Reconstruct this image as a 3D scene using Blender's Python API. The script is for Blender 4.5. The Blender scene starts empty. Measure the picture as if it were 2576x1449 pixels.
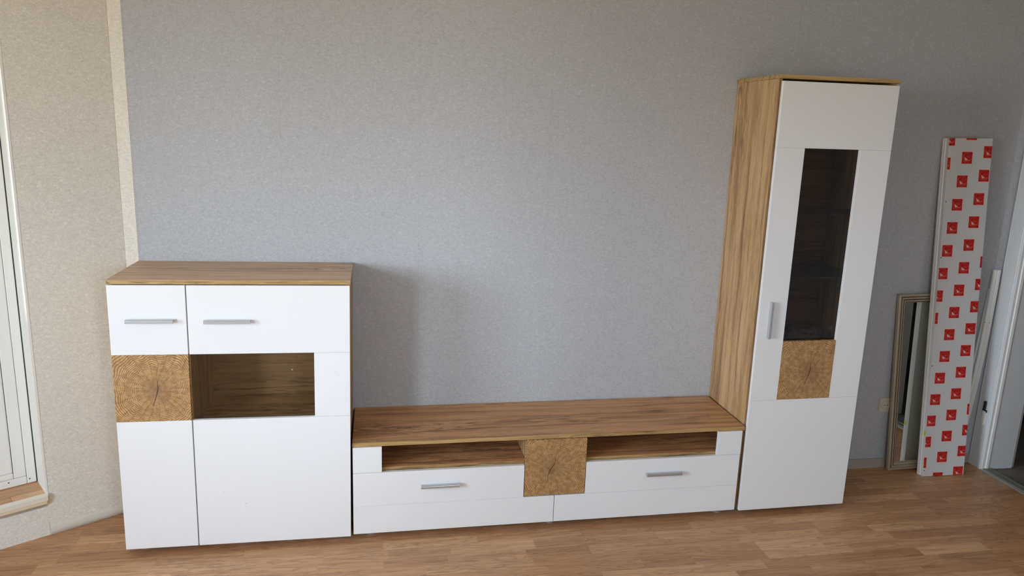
import bpy, bmesh, math, random
from mathutils import Vector, Matrix

random.seed(7)
C = bpy.context.scene.collection
scene = bpy.context.scene

# ------------------------------------------------------------------ camera
cam_data = bpy.data.cameras.new('camera')
cam_data.sensor_fit = 'HORIZONTAL'
cam_data.sensor_width = 36.0
cam_data.lens = 1841.67 / 2576 * 36.0
cam_data.clip_start = 0.05
cam = bpy.data.objects.new('camera', cam_data)
C.objects.link(cam)
_r = Vector((0.9826867633, -0.1816532935, 0.0364527935))
_u = Vector((0.0034038217, 0.2144175392, 0.9767361634))
_f = Vector((0.1852434593, 0.9597016202, -0.2113235930))
m = Matrix.Identity(4)
for i in range(3):
    m[i][0] = _r[i]; m[i][1] = _u[i]; m[i][2] = -_f[i]
m.translation = Vector((0.98645, -3.28836, 1.73482))
cam.matrix_world = m
scene.camera = cam

# ------------------------------------------------------------------ world: bright overcast sky above, warm ground bounce below
SKY = 38.0
world = bpy.data.worlds.new('daylight')
scene.world = world
world.use_nodes = True
wn = world.node_tree; wn.nodes.clear()
wo = wn.nodes.new('ShaderNodeOutputWorld'); wb = wn.nodes.new('ShaderNodeBackground')
wt = wn.nodes.new('ShaderNodeTexCoord'); ws = wn.nodes.new('ShaderNodeSeparateXYZ')
wr = wn.nodes.new('ShaderNodeValToRGB'); wm = wn.nodes.new('ShaderNodeMapRange')
wm.inputs['From Min'].default_value = -1; wm.inputs['From Max'].default_value = 1
wn.links.new(wt.outputs['Generated'], ws.inputs[0]); wn.links.new(ws.outputs['Z'], wm.inputs['Value'])
wn.links.new(wm.outputs[0], wr.inputs[0]); wn.links.new(wr.outputs[0], wb.inputs[0]); wn.links.new(wb.outputs[0], wo.inputs[0])
els = wr.color_ramp.elements
els[0].position = 0.0; els[0].color = (0.20, 0.175, 0.13, 1)
els[1].position = 1.0; els[1].color = (0.56, 0.76, 1.06, 1)
e = els.new(0.47); e.color = (0.36, 0.33, 0.27, 1)
e = els.new(0.53); e.color = (0.80, 0.93, 1.06, 1)
wb.inputs[1].default_value = SKY

def portal(name, loc, direction, w, h):
    d = bpy.data.lights.new(name, 'AREA'); d.shape = 'RECTANGLE'; d.size = w; d.size_y = h
    d.cycles.is_portal = True
    o = bpy.data.objects.new(name, d); C.objects.link(o)
    o.location = loc
    o.rotation_euler = Vector(direction).to_track_quat('-Z', 'Z').to_euler()
    return o
portal('rear_window_daylight', (-1.93, -4.10, 1.59), (0, 1, 0), 0.90, 1.54)
portal('side_window_daylight', (-2.45, -2.75, 1.59), (1, 0, 0), 1.5, 1.54)
portal('added_fill_daylight', (1.80, -4.10, 1.60), (0, 1, 0), 0.4, 0.8)  # sky portal for the small window added as fill light
portal('balcony_daylight', (-0.80, -0.30, 1.60), (0.5408, -0.8411, 0), 0.6, 1.2)

scene.view_settings.view_transform = 'Standard'
scene.view_settings.look = 'None'
scene.view_settings.gamma = 1.0
scene.view_settings.exposure = 0.0
scene.view_settings.use_curve_mapping = False
scene.cycles.max_bounces = 14
scene.cycles.diffuse_bounces = 8
scene.cycles.glossy_bounces = 6
scene.cycles.transparent_max_bounces = 16
scene.cycles.caustics_reflective = True
scene.cycles.sample_clamp_indirect = 3.0
scene.cycles.caustics_refractive = False

# ------------------------------------------------------------------ materials
def S(r, g, b):
    f = lambda c: ((c / 255 + 0.055) / 1.055) ** 2.4 if c / 255 > 0.04045 else c / 255 / 12.92
    return (f(r), f(g), f(b), 1)

class N:
    def __init__(s, name):
        s.m = bpy.data.materials.new(name); s.m.use_nodes = True
        s.t = s.m.node_tree; s.t.nodes.clear()
        s.out = s.n('ShaderNodeOutputMaterial')
    def n(s, typ, **kw):
        x = s.t.nodes.new(typ)
        for k, v in kw.items(): setattr(x, k, v)
        return x
    def l(s, a, b): s.t.links.new(a, b)
    def put(s, sock, v):
        if isinstance(v, bpy.types.NodeSocket): s.l(v, sock)
        else: sock.default_value = v
    def math(s, op, a, b=None, c=None, clamp=False):
        x = s.n('ShaderNodeMath', operation=op, use_clamp=clamp)
        s.put(x.inputs[0], a)
        if b is not None: s.put(x.inputs[1], b)
        if c is not None: s.put(x.inputs[2], c)
        return x.outputs[0]
    def mix(s, f, a, b, mode='MIX'):
        x = s.n('ShaderNodeMix', data_type='RGBA', blend_type=mode)
        s.put(x.inputs[0], f); s.put(x.inputs[6], a); s.put(x.inputs[7], b)
        return x.outputs[2]
    def ramp(s, v, stops):
        x = s.n('ShaderNodeValToRGB'); s.l(v, x.inputs[0])
        e = x.color_ramp.elements
        while len(e) > 1: e.remove(e[-1])
        e[0].position = stops[0][0]; e[0].color = stops[0][1]
        for p, c in stops[1:]:
            k = e.new(p); k.color = c
        return x.outputs[0]
    def noise(s, vec, scale, detail=3, rough=0.5, dist=0.0):
        x = s.n('ShaderNodeTexNoise'); s.l(vec, x.inputs['Vector'])
        x.inputs['Scale'].default_value = scale; x.inputs['Detail'].default_value = detail
        x.inputs['Roughness'].default_value = rough; x.inputs['Distortion'].default_value = dist
        return x.outputs['Fac']
    def mapping(s, vec, scale=(1, 1, 1), loc=(0, 0, 0)):
        x = s.n('ShaderNodeMapping'); s.l(vec, x.inputs[0])
        x.inputs['Scale'].default_value = scale; x.inputs['Location'].default_value = loc
        return x.outputs[0]
    def bump(s, h, strength, dist=0.001):
        x = s.n('ShaderNodeBump'); s.l(h, x.inputs['Height'])
        x.inputs['Strength'].default_value = strength; x.inputs['Distance'].default_value = dist
        return x.outputs[0]
    def bsdf(s, color, rough=0.5, metal=0.0, normal=None, spec=0.5, coat=0.0):
        x = s.n('ShaderNodeBsdfPrincipled')
        s.put(x.inputs['Base Color'], color); s.put(x.inputs['Roughness'], rough)
        x.inputs['Metallic'].default_value = metal
        x.inputs['Specular IOR Level'].default_value = spec
        x.inputs['Coat Weight'].default_value = coat
        x.inputs['Coat Roughness'].default_value = 0.15
        if normal is not None: s.l(normal, x.inputs['Normal'])
        s.l(x.outputs[0], s.out.inputs[0])
        return x

def plain(name, col, rough=0.5, metal=0.0, spec=0.5, nscale=0, nstr=0.0, var=0.0):
    n = N(name); tc = n.n('ShaderNodeTexCoord').outputs['Object']
    col_s = col
    if var:
        f = n.noise(tc, 9, 4)
        col_s = n.mix(n.math('MULTIPLY', f, var), col, tuple(c * 0.55 for c in col[:3]) + (1,))
    nm = n.bump(n.noise(tc, nscale, 3), nstr, 0.0006) if nscale else None
    n.bsdf(col_s, rough, metal, nm, spec)
    return n.m

def wallpaper(name, base, seam_at=None):
    """woven vinyl paper: fine worm-like relief, light and dark flecks, vertical seams"""
    n = N(name); tc = n.n('ShaderNodeTexCoord').outputs['Object']
    worm = n.noise(tc, 125, 2, 0.55, 1.9)
    w2 = n.noise(n.mapping(tc, (1, 1, 2.0)), 62, 3, 0.6, 0.8)
    big = n.noise(tc, 2.2, 3)
    mid = n.noise(tc, 14, 4, 0.6)
    f = n.math('ADD', n.math('MULTIPLY', worm, 0.6), n.math('MULTIPLY', w2, 0.4))
    k = lambda s_: tuple(min(1, c * s_) for c in base[:3]) + (1,)
    col = n.ramp(f, [(0.31, k(0.77)), (0.46, k(0.94)), (0.56, k(1.035)), (0.69, k(1.28))])
    col = n.mix(n.math('MULTIPLY', mid, 0.16), col, k(0.72))
    col = n.mix(n.math('MULTIPLY', big, 0.10), col, k(0.78))
    h = f
    if seam_at is not None:
        sp = n.n('ShaderNodeSeparateXYZ'); n.l(tc, sp.inputs[0])
        x = n.math('ADD', sp.outputs[0], 20 * 0.585 - seam_at)
        fr = n.math('FRACT', n.math('DIVIDE', x, 0.585))
        d = n.math('ABSOLUTE', n.math('SUBTRACT', fr, 0.5))
        line = n.math('GREATER_THAN', d, 0.4982)
        col = n.mix(n.math('MULTIPLY', line, 0.22), col, k(0.6))
        h = n.math('SUBTRACT', f, n.math('MULTIPLY', line, 0.8))
    n.bsdf(col, 0.72, 0, n.bump(h, 0.55, 0.0012), 0.3)
    return n.m

def wood(name, axis, light, mid, dark, seed=0.0, knots=0.5, rough=0.45, grain=1.0, rnd=False, cathedral=0.0, tonal=0.0, scale=1.0):
    n = N(name); tc = n.n('ShaderNodeTexCoord').outputs['Object']
    if rnd:
        oi = n.n('ShaderNodeObjectInfo')
        va = n.n('ShaderNodeVectorMath', operation='ADD'); n.l(tc, va.inputs[0])
        cmb = n.n('ShaderNodeCombineXYZ')
        n.l(n.math('MULTIPLY', oi.outputs['Random'], 37.0), cmb.inputs[0]); n.l(n.math('MULTIPLY', oi.outputs['Random'], 91.0), cmb.inputs[1]); n.l(n.math('MULTIPLY', oi.outputs['Random'], 13.0), cmb.inputs[2])
        n.l(cmb.outputs[0], va.inputs[1]); tc = va.outputs[0]
    if axis == 'X': sc = (0.09, 1, 1); sc2 = (0.03, 1, 1)
    elif axis == 'Z': sc = (1, 1, 0.09); sc2 = (1, 1, 0.03)
    else: sc = (1, 0.09, 1); sc2 = (1, 0.03, 1)
    sc = tuple(c * scale for c in sc); sc2 = tuple(c * scale for c in sc2)
    base = n.mapping(tc, sc, (seed, seed * 1.7, seed * 0.6))
    band = n.mapping(tc, tuple(0.012 if c < 0.5 * scale else scale for c in sc), (seed, seed, seed * 2))
    pores = n.mapping(tc, tuple(0.05 if c < 0.5 * scale else scale for c in sc), (seed, seed, seed * 2))
    fine = n.mapping(tc, sc2, (seed, seed, seed))
    a = n.math('ADD', n.math('MULTIPLY', n.noise(base, 9, 5, 0.6, 0.6), 0.55), n.math('MULTIPLY', n.noise(band, 16, 2, 0.6), 0.45))
    b = n.noise(n.mapping(tc, tuple(0.045 * scale if c < 0.5 * scale else scale for c in sc), (seed, seed * 1.3, seed)), 48, 4, 0.65, 0.5)
    c = n.noise(pores, 330, 3, 0.6)
    v = n.math('ADD', n.math('ADD', n.math('MULTIPLY', a, 0.42), n.math('MULTIPLY', b, 0.30)), n.math('MULTIPLY', c, 0.28))
    col = n.ramp(v, [(0.34, dark), (0.44, mid), (0.53, light), (0.66, tuple(min(1, x * 1.12) for x in light[:3]) + (1,))])
    # narrow dark grain streaks
    st = n.noise(base, 22, 3, 0.7, 1.4)
    sk = n.math('SUBTRACT', 1.0, n.math('MULTIPLY', n.math('ABSOLUTE', n.math('SUBTRACT', st, 0.5)), 15.0), clamp=True)
    gate = n.math('MULTIPLY', n.math('SUBTRACT', n.noise(base, 4.5, 2), 0.46), 7.0, clamp=True)
    dk = tuple(x * 0.42 for x in dark[:3]) + (1,)
    col = n.mix(n.math('MULTIPLY', n.math('MULTIPLY', sk, gate), 0.75 * grain), col, dk)
    if grain >= 1.0:
        sx = n.n('ShaderNodeSeparateXYZ'); n.l(tc, sx.inputs[0])
        other = n.math('ADD', sx.outputs[1], sx.outputs[2] if axis == 'X' else sx.outputs[0])
        along = sx.outputs[0] if axis == 'X' else sx.outputs[2]
        wv = n.noise(n.mapping(tc, tuple(0.35 if q_ < 0.5 * scale else 0.6 for q_ in sc), (seed, 2, seed)), 7.0, 4, 0.6)
        aw = n.math('ADD', other, n.math('MULTIPLY', n.math('SUBTRACT', wv, 0.5), 0.075))
        v1 = n.n('ShaderNodeTexVoronoi', voronoi_dimensions='1D', feature='DISTANCE_TO_EDGE')
        n.l(n.math('ADD', n.math('MULTIPLY', aw, 17.0), 20 + seed), v1.inputs['W']); v1.inputs['Scale'].default_value = 1.0
        ck = n.math('SUBTRACT', 1.0, n.math('MULTIPLY', v1.outputs['Distance'], 17.0), clamp=True)
        halo = n.math('SUBTRACT', 1.0, n.math('MULTIPLY', v1.outputs['Distance'], 3.4), clamp=True)
        cgt = n.math('MULTIPLY', n.math('SUBTRACT', n.noise(n.mapping(tc, sc, (seed, seed, 9)), 14, 4, 0.7), 0.44), 6.0, clamp=True)
        col = n.mix(n.math('MULTIPLY', n.math('MULTIPLY', halo, cgt), 0.45), col, dark)
        col = n.mix(n.math('MULTIPLY', n.math('MULTIPLY', ck, cgt), 0.80), col, dk)
    if cathedral:
        cn = n.noise(n.mapping(tc, tuple(x * 1.6 for x in sc), (seed + 3, seed, 1)), 7.0, 1.5, 0.45, 0.3)
        cw = n.math('FRACT', n.math('MULTIPLY', cn, 17.0))
        cs = n.math('MULTIPLY', n.math('SUBTRACT', n.math('ABSOLUTE', n.math('SUBTRACT', cw, 0.5)), 0.28), 4.0, clamp=True)
        cs = n.math('MULTIPLY', cs, n.math('MULTIPLY', n.noise(fine, 120, 2), 1.5, clamp=True))
        col = n.mix(n.math('MULTIPLY', cs, cathedral), col, tuple(x * k_ for x, k_ in zip(dark[:3], (0.72, 0.62, 0.55))) + (1,))
    if knots:
        vo = n.n('ShaderNodeTexVoronoi'); n.l(n.mapping(tc, tuple(0.34 if c < 0.5 * scale else 1.0 for c in sc), (seed * 3, 5, seed)), vo.inputs['Vector'])
        vo.inputs['Scale'].default_value = 8.5
        dv = n.math('ADD', vo.outputs['Distance'], n.math('MULTIPLY', n.math('SUBTRACT', b, 0.5), 0.34))
        spc = n.n('ShaderNodeSeparateColor'); n.l(vo.outputs['Color'], spc.inputs[0])
        has = n.math('GREATER_THAN', spc.outputs[0], 0.62)
        kn = n.math('MULTIPLY', n.math('SUBTRACT', 1.0, n.math('MULTIPLY', dv, 8.0), clamp=True), has)
        ka = n.math('MULTIPLY', n.math('SUBTRACT', 1.0, n.math('MULTIPLY', dv, 2.4), clamp=True), has)
        col = n.mix(n.math('MULTIPLY', ka, 0.7 * knots), col, dark)
        col = n.mix(n.math('MULTIPLY', kn, knots), col, dk)
    if tonal:
        oi2 = n.n('ShaderNodeObjectInfo')
        rr = n.math('FRACT', n.math('MULTIPLY', oi2.outputs['Random'], 7.13))
        tone = n.ramp(rr, [(0, (0.78, 0.74, 0.70, 1)), (0.35, (0.93, 0.9, 0.87, 1)), (0.7, (1.0, 1.0, 1.0, 1)), (0.93, (1.12, 1.17, 1.2, 1)), (1.0, (1.25, 1.36, 1.40, 1))])
        col = n.mix(tonal, col, n.mix(1.0, col, tone, 'MULTIPLY'))
    n.bsdf(col, n.math('ADD', n.math('MULTIPLY', b, 0.15), rough - 0.07), 0, n.bump(v, 0.22, 0.0006), 0.4)
    return n.m

def end_grain(name, px, pz, seed=0.0):
    """sawn log end: wavy growth rings around the pith, radial checks and one open crack. x,z are the face axes"""
    n = N(name); tc = n.n('ShaderNodeTexCoord').outputs['Object']
    sp = n.n('ShaderNodeSeparateXYZ'); n.l(tc, sp.inputs[0])
    x = n.math('SUBTRACT', sp.outputs[0], px); z = n.math('SUBTRACT', sp.outputs[2], pz)
    cb = n.n('ShaderNodeCombineXYZ'); n.l(x, cb.inputs[0]); n.l(z, cb.inputs[2]); cb.inputs[1].default_value = seed
    p = cb.outputs[0]
    r = n.math('SQRT', n.math('ADD', n.math('MULTIPLY', x, x), n.math('MULTIPLY', z, z)))
    ang = n.math('ARCTAN2', z, x)
    wob = n.math('SUBTRACT', n.noise(p, 13, 1, 0.4), 0.5)
    wob2 = n.math('SUBTRACT', n.noise(p, 62, 2, 0.6), 0.5)
    # scalloped waves along the angle, growing with radius
    cc = n.n('ShaderNodeCombineXYZ'); n.l(n.math('COSINE', ang), cc.inputs[0]); n.l(n.math('SINE', ang), cc.inputs[1]); n.l(n.math('MULTIPLY', r, 4.0), cc.inputs[2])
    an = n.math('SUBTRACT', n.noise(cc.outputs[0], 4.0, 0, 0.5), 0.5)
    rr = n.math('ADD', r, n.math('MULTIPLY', wob, 0.022))
    rr = n.math('ADD', rr, n.math('MULTIPLY', wob2, 0.0014))
    rr = n.math('ADD', rr, n.math('MULTIPLY', n.math('MULTIPLY', an, r), 0.13))
    spacing = n.math('ADD', 0.0026, n.math('MULTIPLY', r, 0.020))
    ph = n.math('MULTIPLY', n.math('LOGARITHM', n.math('ADD', n.math('MULTIPLY', n.math('MAXIMUM', rr, 0.0), 7.7), 1.0), math.e), 50.0)
    sn = n.math('ADD', n.math('MULTIPLY', n.math('SINE', n.math('MULTIPLY', ph, 2 * math.pi * 0.74)), 0.5), 0.5)
    sn = n.math('ADD', sn, n.math('MULTIPLY', wob2, 1.6))
    lightc = S(208, 168, 116); midc = S(172, 130, 84); darkc = S(134, 97, 62)
    col = n.ramp(sn, [(0.02, darkc), (0.34, midc), (0.72, midc), (1.0, lightc)])
    # medullary flecks across the rings
    fl = n.noise(cc.outputs[0], 42, 2, 0.6)
    flm = n.math('MULTIPLY', n.math('SUBTRACT', fl, 0.60), 6.0, clamp=True)
    col = n.mix(n.math('MULTIPLY', flm, 0.40), col, lightc)
    blot = n.math('MULTIPLY', n.math('SUBTRACT', n.noise(p, 21, 3), 0.42), 3.0, clamp=True)
    col = n.mix(n.math('MULTIPLY', blot, 0.28), col, midc)
    heart = n.math('SUBTRACT', 1.0, n.math('MULTIPLY', r, 15.0), clamp=True)
    col = n.mix(n.math('MULTIPLY', heart, 0.55), col, S(104, 74, 58))
    # radial drying checks
    ca = n.math('ADD', n.math('MULTIPLY', ang, 3.6), n.math('MULTIPLY', wob, 1.3))
    vo = n.n('ShaderNodeTexVoronoi', voronoi_dimensions='1D', feature='DISTANCE_TO_EDGE')
    n.l(n.math('ADD', ca, 40 + seed), vo.inputs['W']); vo.inputs['Scale'].default_value = 1.0
    dd = n.math('MULTIPLY', n.math('DIVIDE', vo.outputs['Distance'], 3.6), r)
    chk = n.math('SUBTRACT', 1.0, n.math('DIVIDE', dd, 0.0013), clamp=True)
    cg = n.math('MULTIPLY', n.math('SUBTRACT', n.noise(cc.outputs[0], 3.1, 1), 0.30), 9.0, clamp=True)
    far = n.math('MULTIPLY', n.math('SUBTRACT', r, 0.030), 40.0, clamp=True)
    chk = n.math('MULTIPLY', n.math('MULTIPLY', chk, far), cg)
    col = n.mix(n.math('MULTIPLY', chk, 0.6), col, S(70, 45, 26))
    # the open crack through the pith, slanting like a lightning bolt
    cx = n.math('SUBTRACT', x, n.math('ADD', n.math('MULTIPLY', z, 0.26), n.math('MULTIPLY', wob, 0.05)))
    wdt = n.math('MAXIMUM', n.math('SUBTRACT', 0.0024, n.math('MULTIPLY', n.math('ABSOLUTE', n.math('ADD', z, 0.012)), 0.030)), 0.0005)
    crk = n.math('SUBTRACT', 1.35, n.math('DIVIDE', n.math('ABSOLUTE', cx), wdt), clamp=True)
    crk = n.math('MULTIPLY', crk, n.math('MULTIPLY', n.math('SUBTRACT', 0.105, n.math('ABSOLUTE', n.math('SUBTRACT', z, 0.03))), 60.0, clamp=True))
    col = n.mix(n.math('MULTIPLY', crk, 0.95), col, S(48, 26, 16))
    hgt = n.math('SUBTRACT', sn, n.math('MULTIPLY', n.math('MAXIMUM', chk, crk), 2.0))
    n.bsdf(col, 0.55, 0, n.bump(hgt, 0.25, 0.0006), 0.35)
    return n.m

def glass(name, tint, refl=1.0, rough=0.0):
    n = N(name)
    tr = n.n('ShaderNodeBsdfTransparent'); tr.inputs[0].default_value = tint
    gl = n.n('ShaderNodeBsdfGlossy'); gl.inputs['Roughness'].default_value = rough
    fr = n.n('ShaderNodeFresnel'); fr.inputs[0].default_value = 1.5
    mx = n.n('ShaderNodeMixShader')
    n.l(n.math('MULTIPLY', fr.outputs[0], refl), mx.inputs[0]); n.l(tr.outputs[0], mx.inputs[1]); n.l(gl.outputs[0], mx.inputs[2])
    n.l(mx.outputs[0], n.out.inputs[0])
    return n.m

W1 = S(214, 176, 130); W2 = S(186, 146, 100); W3 = S(134, 98, 62)
M = {}
M['paper_grey'] = wallpaper('grey_woven_wallpaper', S(190, 192, 197), seam_at=1.77)
M['paper_beige'] = wallpaper('beige_wallpaper', S(231, 228, 220))
M['paper_edge'] = wallpaper('beige_wallpaper_overlap', S(240, 235, 224))
M['paper_edge2'] = wallpaper('pale_grey_wallpaper_band', S(200, 204, 212))
M['ceiling'] = plain('ceiling_paint', S(225, 224, 220), 0.8)
M['white'] = plain('white_lacquer_front', S(238, 238, 240), 0.30, 0, 0.5, 900, 0.02)
M['pvc'] = plain('white_pvc', S(236, 236, 232), 0.35, 0, 0.5, 60, 0.03)
M['plaster'] = plain('white_reveal_plaster', S(238, 236, 230), 0.7, 0, 0.3, 45, 0.3, 0.05)
M['old_paint'] = plain('worn_white_door_paint', S(236, 240, 243), 0.42, 0, 0.5, 25, 0.15, 0.16)
M['old_paint_light'] = plain('white_gloss_paint', S(246, 247, 246), 0.35, 0, 0.5, 30, 0.08)
M['jamb_grey'] = plain('grey_painted_reveal', S(226, 228, 231), 0.55, 0, 0.4, 18, 0.5, 0.15)
M['baseboard'] = plain('pale_grey_baseboard', S(176, 168, 158), 0.5, 0, 0.4, 30, 0.2, 0.2)
M['putty'] = plain('crinkled_putty_paper', S(222, 217, 207), 0.7, 0, 0.3, 70, 1.0, 0.2)
M['alu'] = plain('brushed_aluminium', S(200, 204, 208), 0.32, 0.75, 0.5, 400, 0.03)
M['alu_warm'] = plain('champagne_aluminium_nosing', S(240, 236, 226), 0.3, 0.25)
M['beige_edge'] = plain('cream_sealant_edge', S(226, 208, 178), 0.7, 0, 0.3, 40, 0.4)
M['foot'] = plain('grey_plastic_glide', S(150, 146, 150), 0.4)
M['black'] = plain('black_plastic', S(26, 26, 30), 0.4)
M['hole'] = plain('drilled_hole_dark', S(20, 18, 18), 0.8)
M['dark_seal'] = plain('black_rubber_seal', S(38, 34, 32), 0.6)
M['socket'] = plain('ivory_socket_plastic', S(206, 198, 184), 0.35)
M['board'] = plain('grey_white_printed_film', S(224, 224, 226), 0.5, 0, 0.4, 350, 0.06)
M['board_back'] = plain('grey_fibreboard_back', S(222, 219, 204), 0.7)
M['red'] = plain('red_print', S(190, 24, 22), 0.45)
M['red_light'] = plain('pink_print_line', S(232, 96, 84), 0.45)
M['pink'] = plain('pale_pink_print_border', S(244, 196, 190), 0.45)
M['yellow'] = plain('fluorescent_yellow_sticker', S(214, 230, 60), 0.5)
M['mirror'] = plain('mirror_silver', (0.80, 0.84, 0.82, 1), 0.0, 1.0)
M['champagne'] = plain('champagne_mirror_frame', S(190, 176, 152), 0.34, 0.35, 0.5, 25, 0.05, 0.1)
M['champagne_dark'] = plain('dark_bronze_groove', S(84, 74, 60), 0.4, 0.3)
M['wood_x'] = wood('oak_decor_along', 'X', W1, W2, W3, 1.0, 0.5)
M['wood_top'] = wood('oak_decor_bench_top', 'X', S(204, 154, 108), S(176, 128, 84), S(114, 78, 48), 4.3, 0.75)
M['wood_high_top'] = wood('oak_decor_highboard_top', 'X', S(214, 182, 150), S(190, 158, 128), S(142, 114, 88), 9.1, 0.15)
M['wood_z'] = wood('oak_decor_upright', 'Z', S(204, 168, 122), S(172, 134, 92), S(118, 84, 54), 2.2, 0.9)
M['wood_back'] = wood('brown_back_panel', 'X', S(166, 124, 82), S(142, 102, 66), S(104, 72, 44), 6.0, 0.0)
M['wood_edge'] = wood('oak_edge_band', 'X', S(190, 158, 104), S(160, 128, 80), S(112, 86, 50), 3.0, 0.0, scale=2.0)
M['laminate'] = wood('oak_laminate_strip', 'X', S(206, 160, 118), S(186, 140, 100), S(150, 106, 72), 0.0, 0.0, rough=0.36, grain=0.55, rnd=True, cathedral=0.55, tonal=1.0, scale=1.5)
M['laminate_flat'] = wood('oak_laminate_beyond', 'X', S(190, 146, 106), S(170, 128, 90), S(138, 98, 68), 0.0, 0.0, rough=0.36)
M['joint'] = plain('laminate_joint_dark', S(92, 64, 44), 0.6)
M['hall_floor'] = plain('hall_stone_vinyl', S(140, 130, 120), 0.5, 0, 0.4, 20, 0.1, 0.9)
M['hall_wall'] = plain('hall_wall_paint', S(150, 146, 140), 0.8)
M['threshold'] = plain('grey_green_threshold', S(128, 126, 112), 0.5, 0, 0.4, 20, 0.1, 0.2)
M['end_h'] = end_grain('log_end_print', 0.158, 0.700, 0.3)
M['end_b'] = end_grain('log_end_print_bench', 1.752 - 0.8981, 0.290, 5.3)
M['end_t'] = end_grain('log_end_print_tall', 2.942 - 2.6639, 0.705, 0.3)
M['pane'] = glass('clear_pane', (0.93, 0.95, 0.94, 1), 0.6)
M['pane_smoke'] = glass('smoked_pane', (0.62, 0.58, 0.54, 1), 0.55)
M['shelf_glass'] = glass('greenish_shelf_glass', (0.80, 0.84, 0.82, 1), 1.0)
M['shelf_edge'] = plain('green_glass_edge', S(110, 122, 116), 0.15)
M['window_glass'] = glass('window_glass', (0.97, 0.98, 0.98, 1), 1.0)
def film(name):
    n = N(name); tr = n.n('ShaderNodeBsdfTransparent'); tr.inputs[0].default_value = (0.9, 0.9, 0.9, 1)
    p = n.n('ShaderNodeBsdfPrincipled'); p.inputs['Base Color'].default_value = S(190, 188, 188); p.inputs['Roughness'].default_value = 0.25
    mx = n.n('ShaderNodeMixShader'); mx.inputs[0].default_value = 0.42
    n.l(tr.outputs[0], mx.inputs[1]); n.l(p.outputs[0], mx.inputs[2]); n.l(mx.outputs[0], n.out.inputs[0]); return n.m
M['plastic_bag'] = film('crumpled_clear_plastic')
M['fabric_blue'] = plain('dark_blue_cloth', S(34, 52, 84), 0.85, 0, 0.3, 60, 0.5)

# ------------------------------------------------------------------ mesh helpers
def box(bm, x0, x1, y0, y1, z0, z1, ch=0.0, mi=0):
    v = [bm.verts.new(p) for p in ((x0, y0, z0), (x1, y0, z0), (x1, y1, z0), (x0, y1, z0), (x0, y0, z1), (x1, y0, z1), (x1, y1, z1), (x0, y1, z1))]
    fs = [bm.faces.new([v[i] for i in q]) for q in ((0, 3, 2, 1), (4, 5, 6, 7), (0, 1, 5, 4), (1, 2, 6, 5), (2, 3, 7, 6), (3, 0, 4, 7))]
    for f in fs: f.material_index = mi
    if ch > 0:
        es = list({e for f in fs for e in f.edges})
        bmesh.ops.bevel(bm, geom=es, offset=ch, segments=1, affect='EDGES', profile=0.5, material=-1)
    return v

def prism(bm, pts, axis, a, b, mi=0, mi_caps=None):
    """pts polygon in the plane across axis; axis 'X': pts=(y,z); 'Z': pts=(x,y); 'Y': pts=(x,z)"""
    def mk(p, t):
        return {'X': (t, p[0], p[1]), 'Z': (p[0], p[1], t), 'Y': (p[0], t, p[1])}[axis]
    A = [bm.verts.new(mk(p, a)) for p in pts]; B = [bm.verts.new(mk(p, b)) for p in pts]
    n = len(pts); fs = []
    for i in range(n):
        f = bm.faces.new((A[i], A[(i + 1) % n], B[(i + 1) % n], B[i])); f.material_index = mi; fs.append(f)
    for cap in (bm.faces.new(A[::-1]), bm.faces.new(B)):
        cap.material_index = mi if mi_caps is None else mi_caps; fs.append(cap)
    return A + B

def disc(bm, cx, cz, y, r, n=14, mi=0, thick=0.001):
    prism(bm, [(cx + r * math.cos(2 * math.pi * i / n), cz + r * math.sin(2 * math.pi * i / n)) for i in range(n)], 'Y', y, y + thick, mi)

def obj(name, bm, mats, parent=None, smooth=False):
    me = bpy.data.meshes.new(name)
    bmesh.ops.recalc_face_normals(bm, faces=bm.faces)
    bm.to_mesh(me); bm.free()
    for mt in (mats if isinstance(mats, (list, tuple)) else [mats]):
        me.materials.append(M[mt])
    if smooth:
        for p in me.polygons: p.use_smooth = True
    o = bpy.data.objects.new(name, me); C.objects.link(o)
    if parent is not None: o.parent = parent
    return o

def one(name, mat, parent, *b, ch=0.0):
    bm = bmesh.new(); box(bm, *b, ch=ch)
    return obj(name, bm, mat, parent)

def struct(o): o['kind'] = 'structure'; return o
def tag(o, label, cat, group=None):
    o['label'] = label; o['category'] = cat
    if group: o['group'] = group
    return o
def empty(name, loc=(0, 0, 0), rot=(0, 0, 0), parent=None):
    o = bpy.data.objects.new(name, None); C.objects.link(o)
    o.location = loc; o.rotation_euler = rot; o.empty_display_size = 0.1
    if parent is not None: o.parent = parent
    return o

# ------------------------------------------------------------------ the room
XR = 4.278           # right wall
HC = 2.62            # ceiling height
YB = -4.10           # wall behind the camera
XL = -2.45
A0 = Vector((-0.1312, -0.0592, 0)); T = Vector((-0.84112, -0.54085, 0)); NO = Vector((-0.54085, 0.84112, 0))  # slanted wall: along, outward
def L(s, d, z): return A0 + T * s + NO * d + Vector((0, 0, z))
S0 = -0.100; S1 = 2.81

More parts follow.
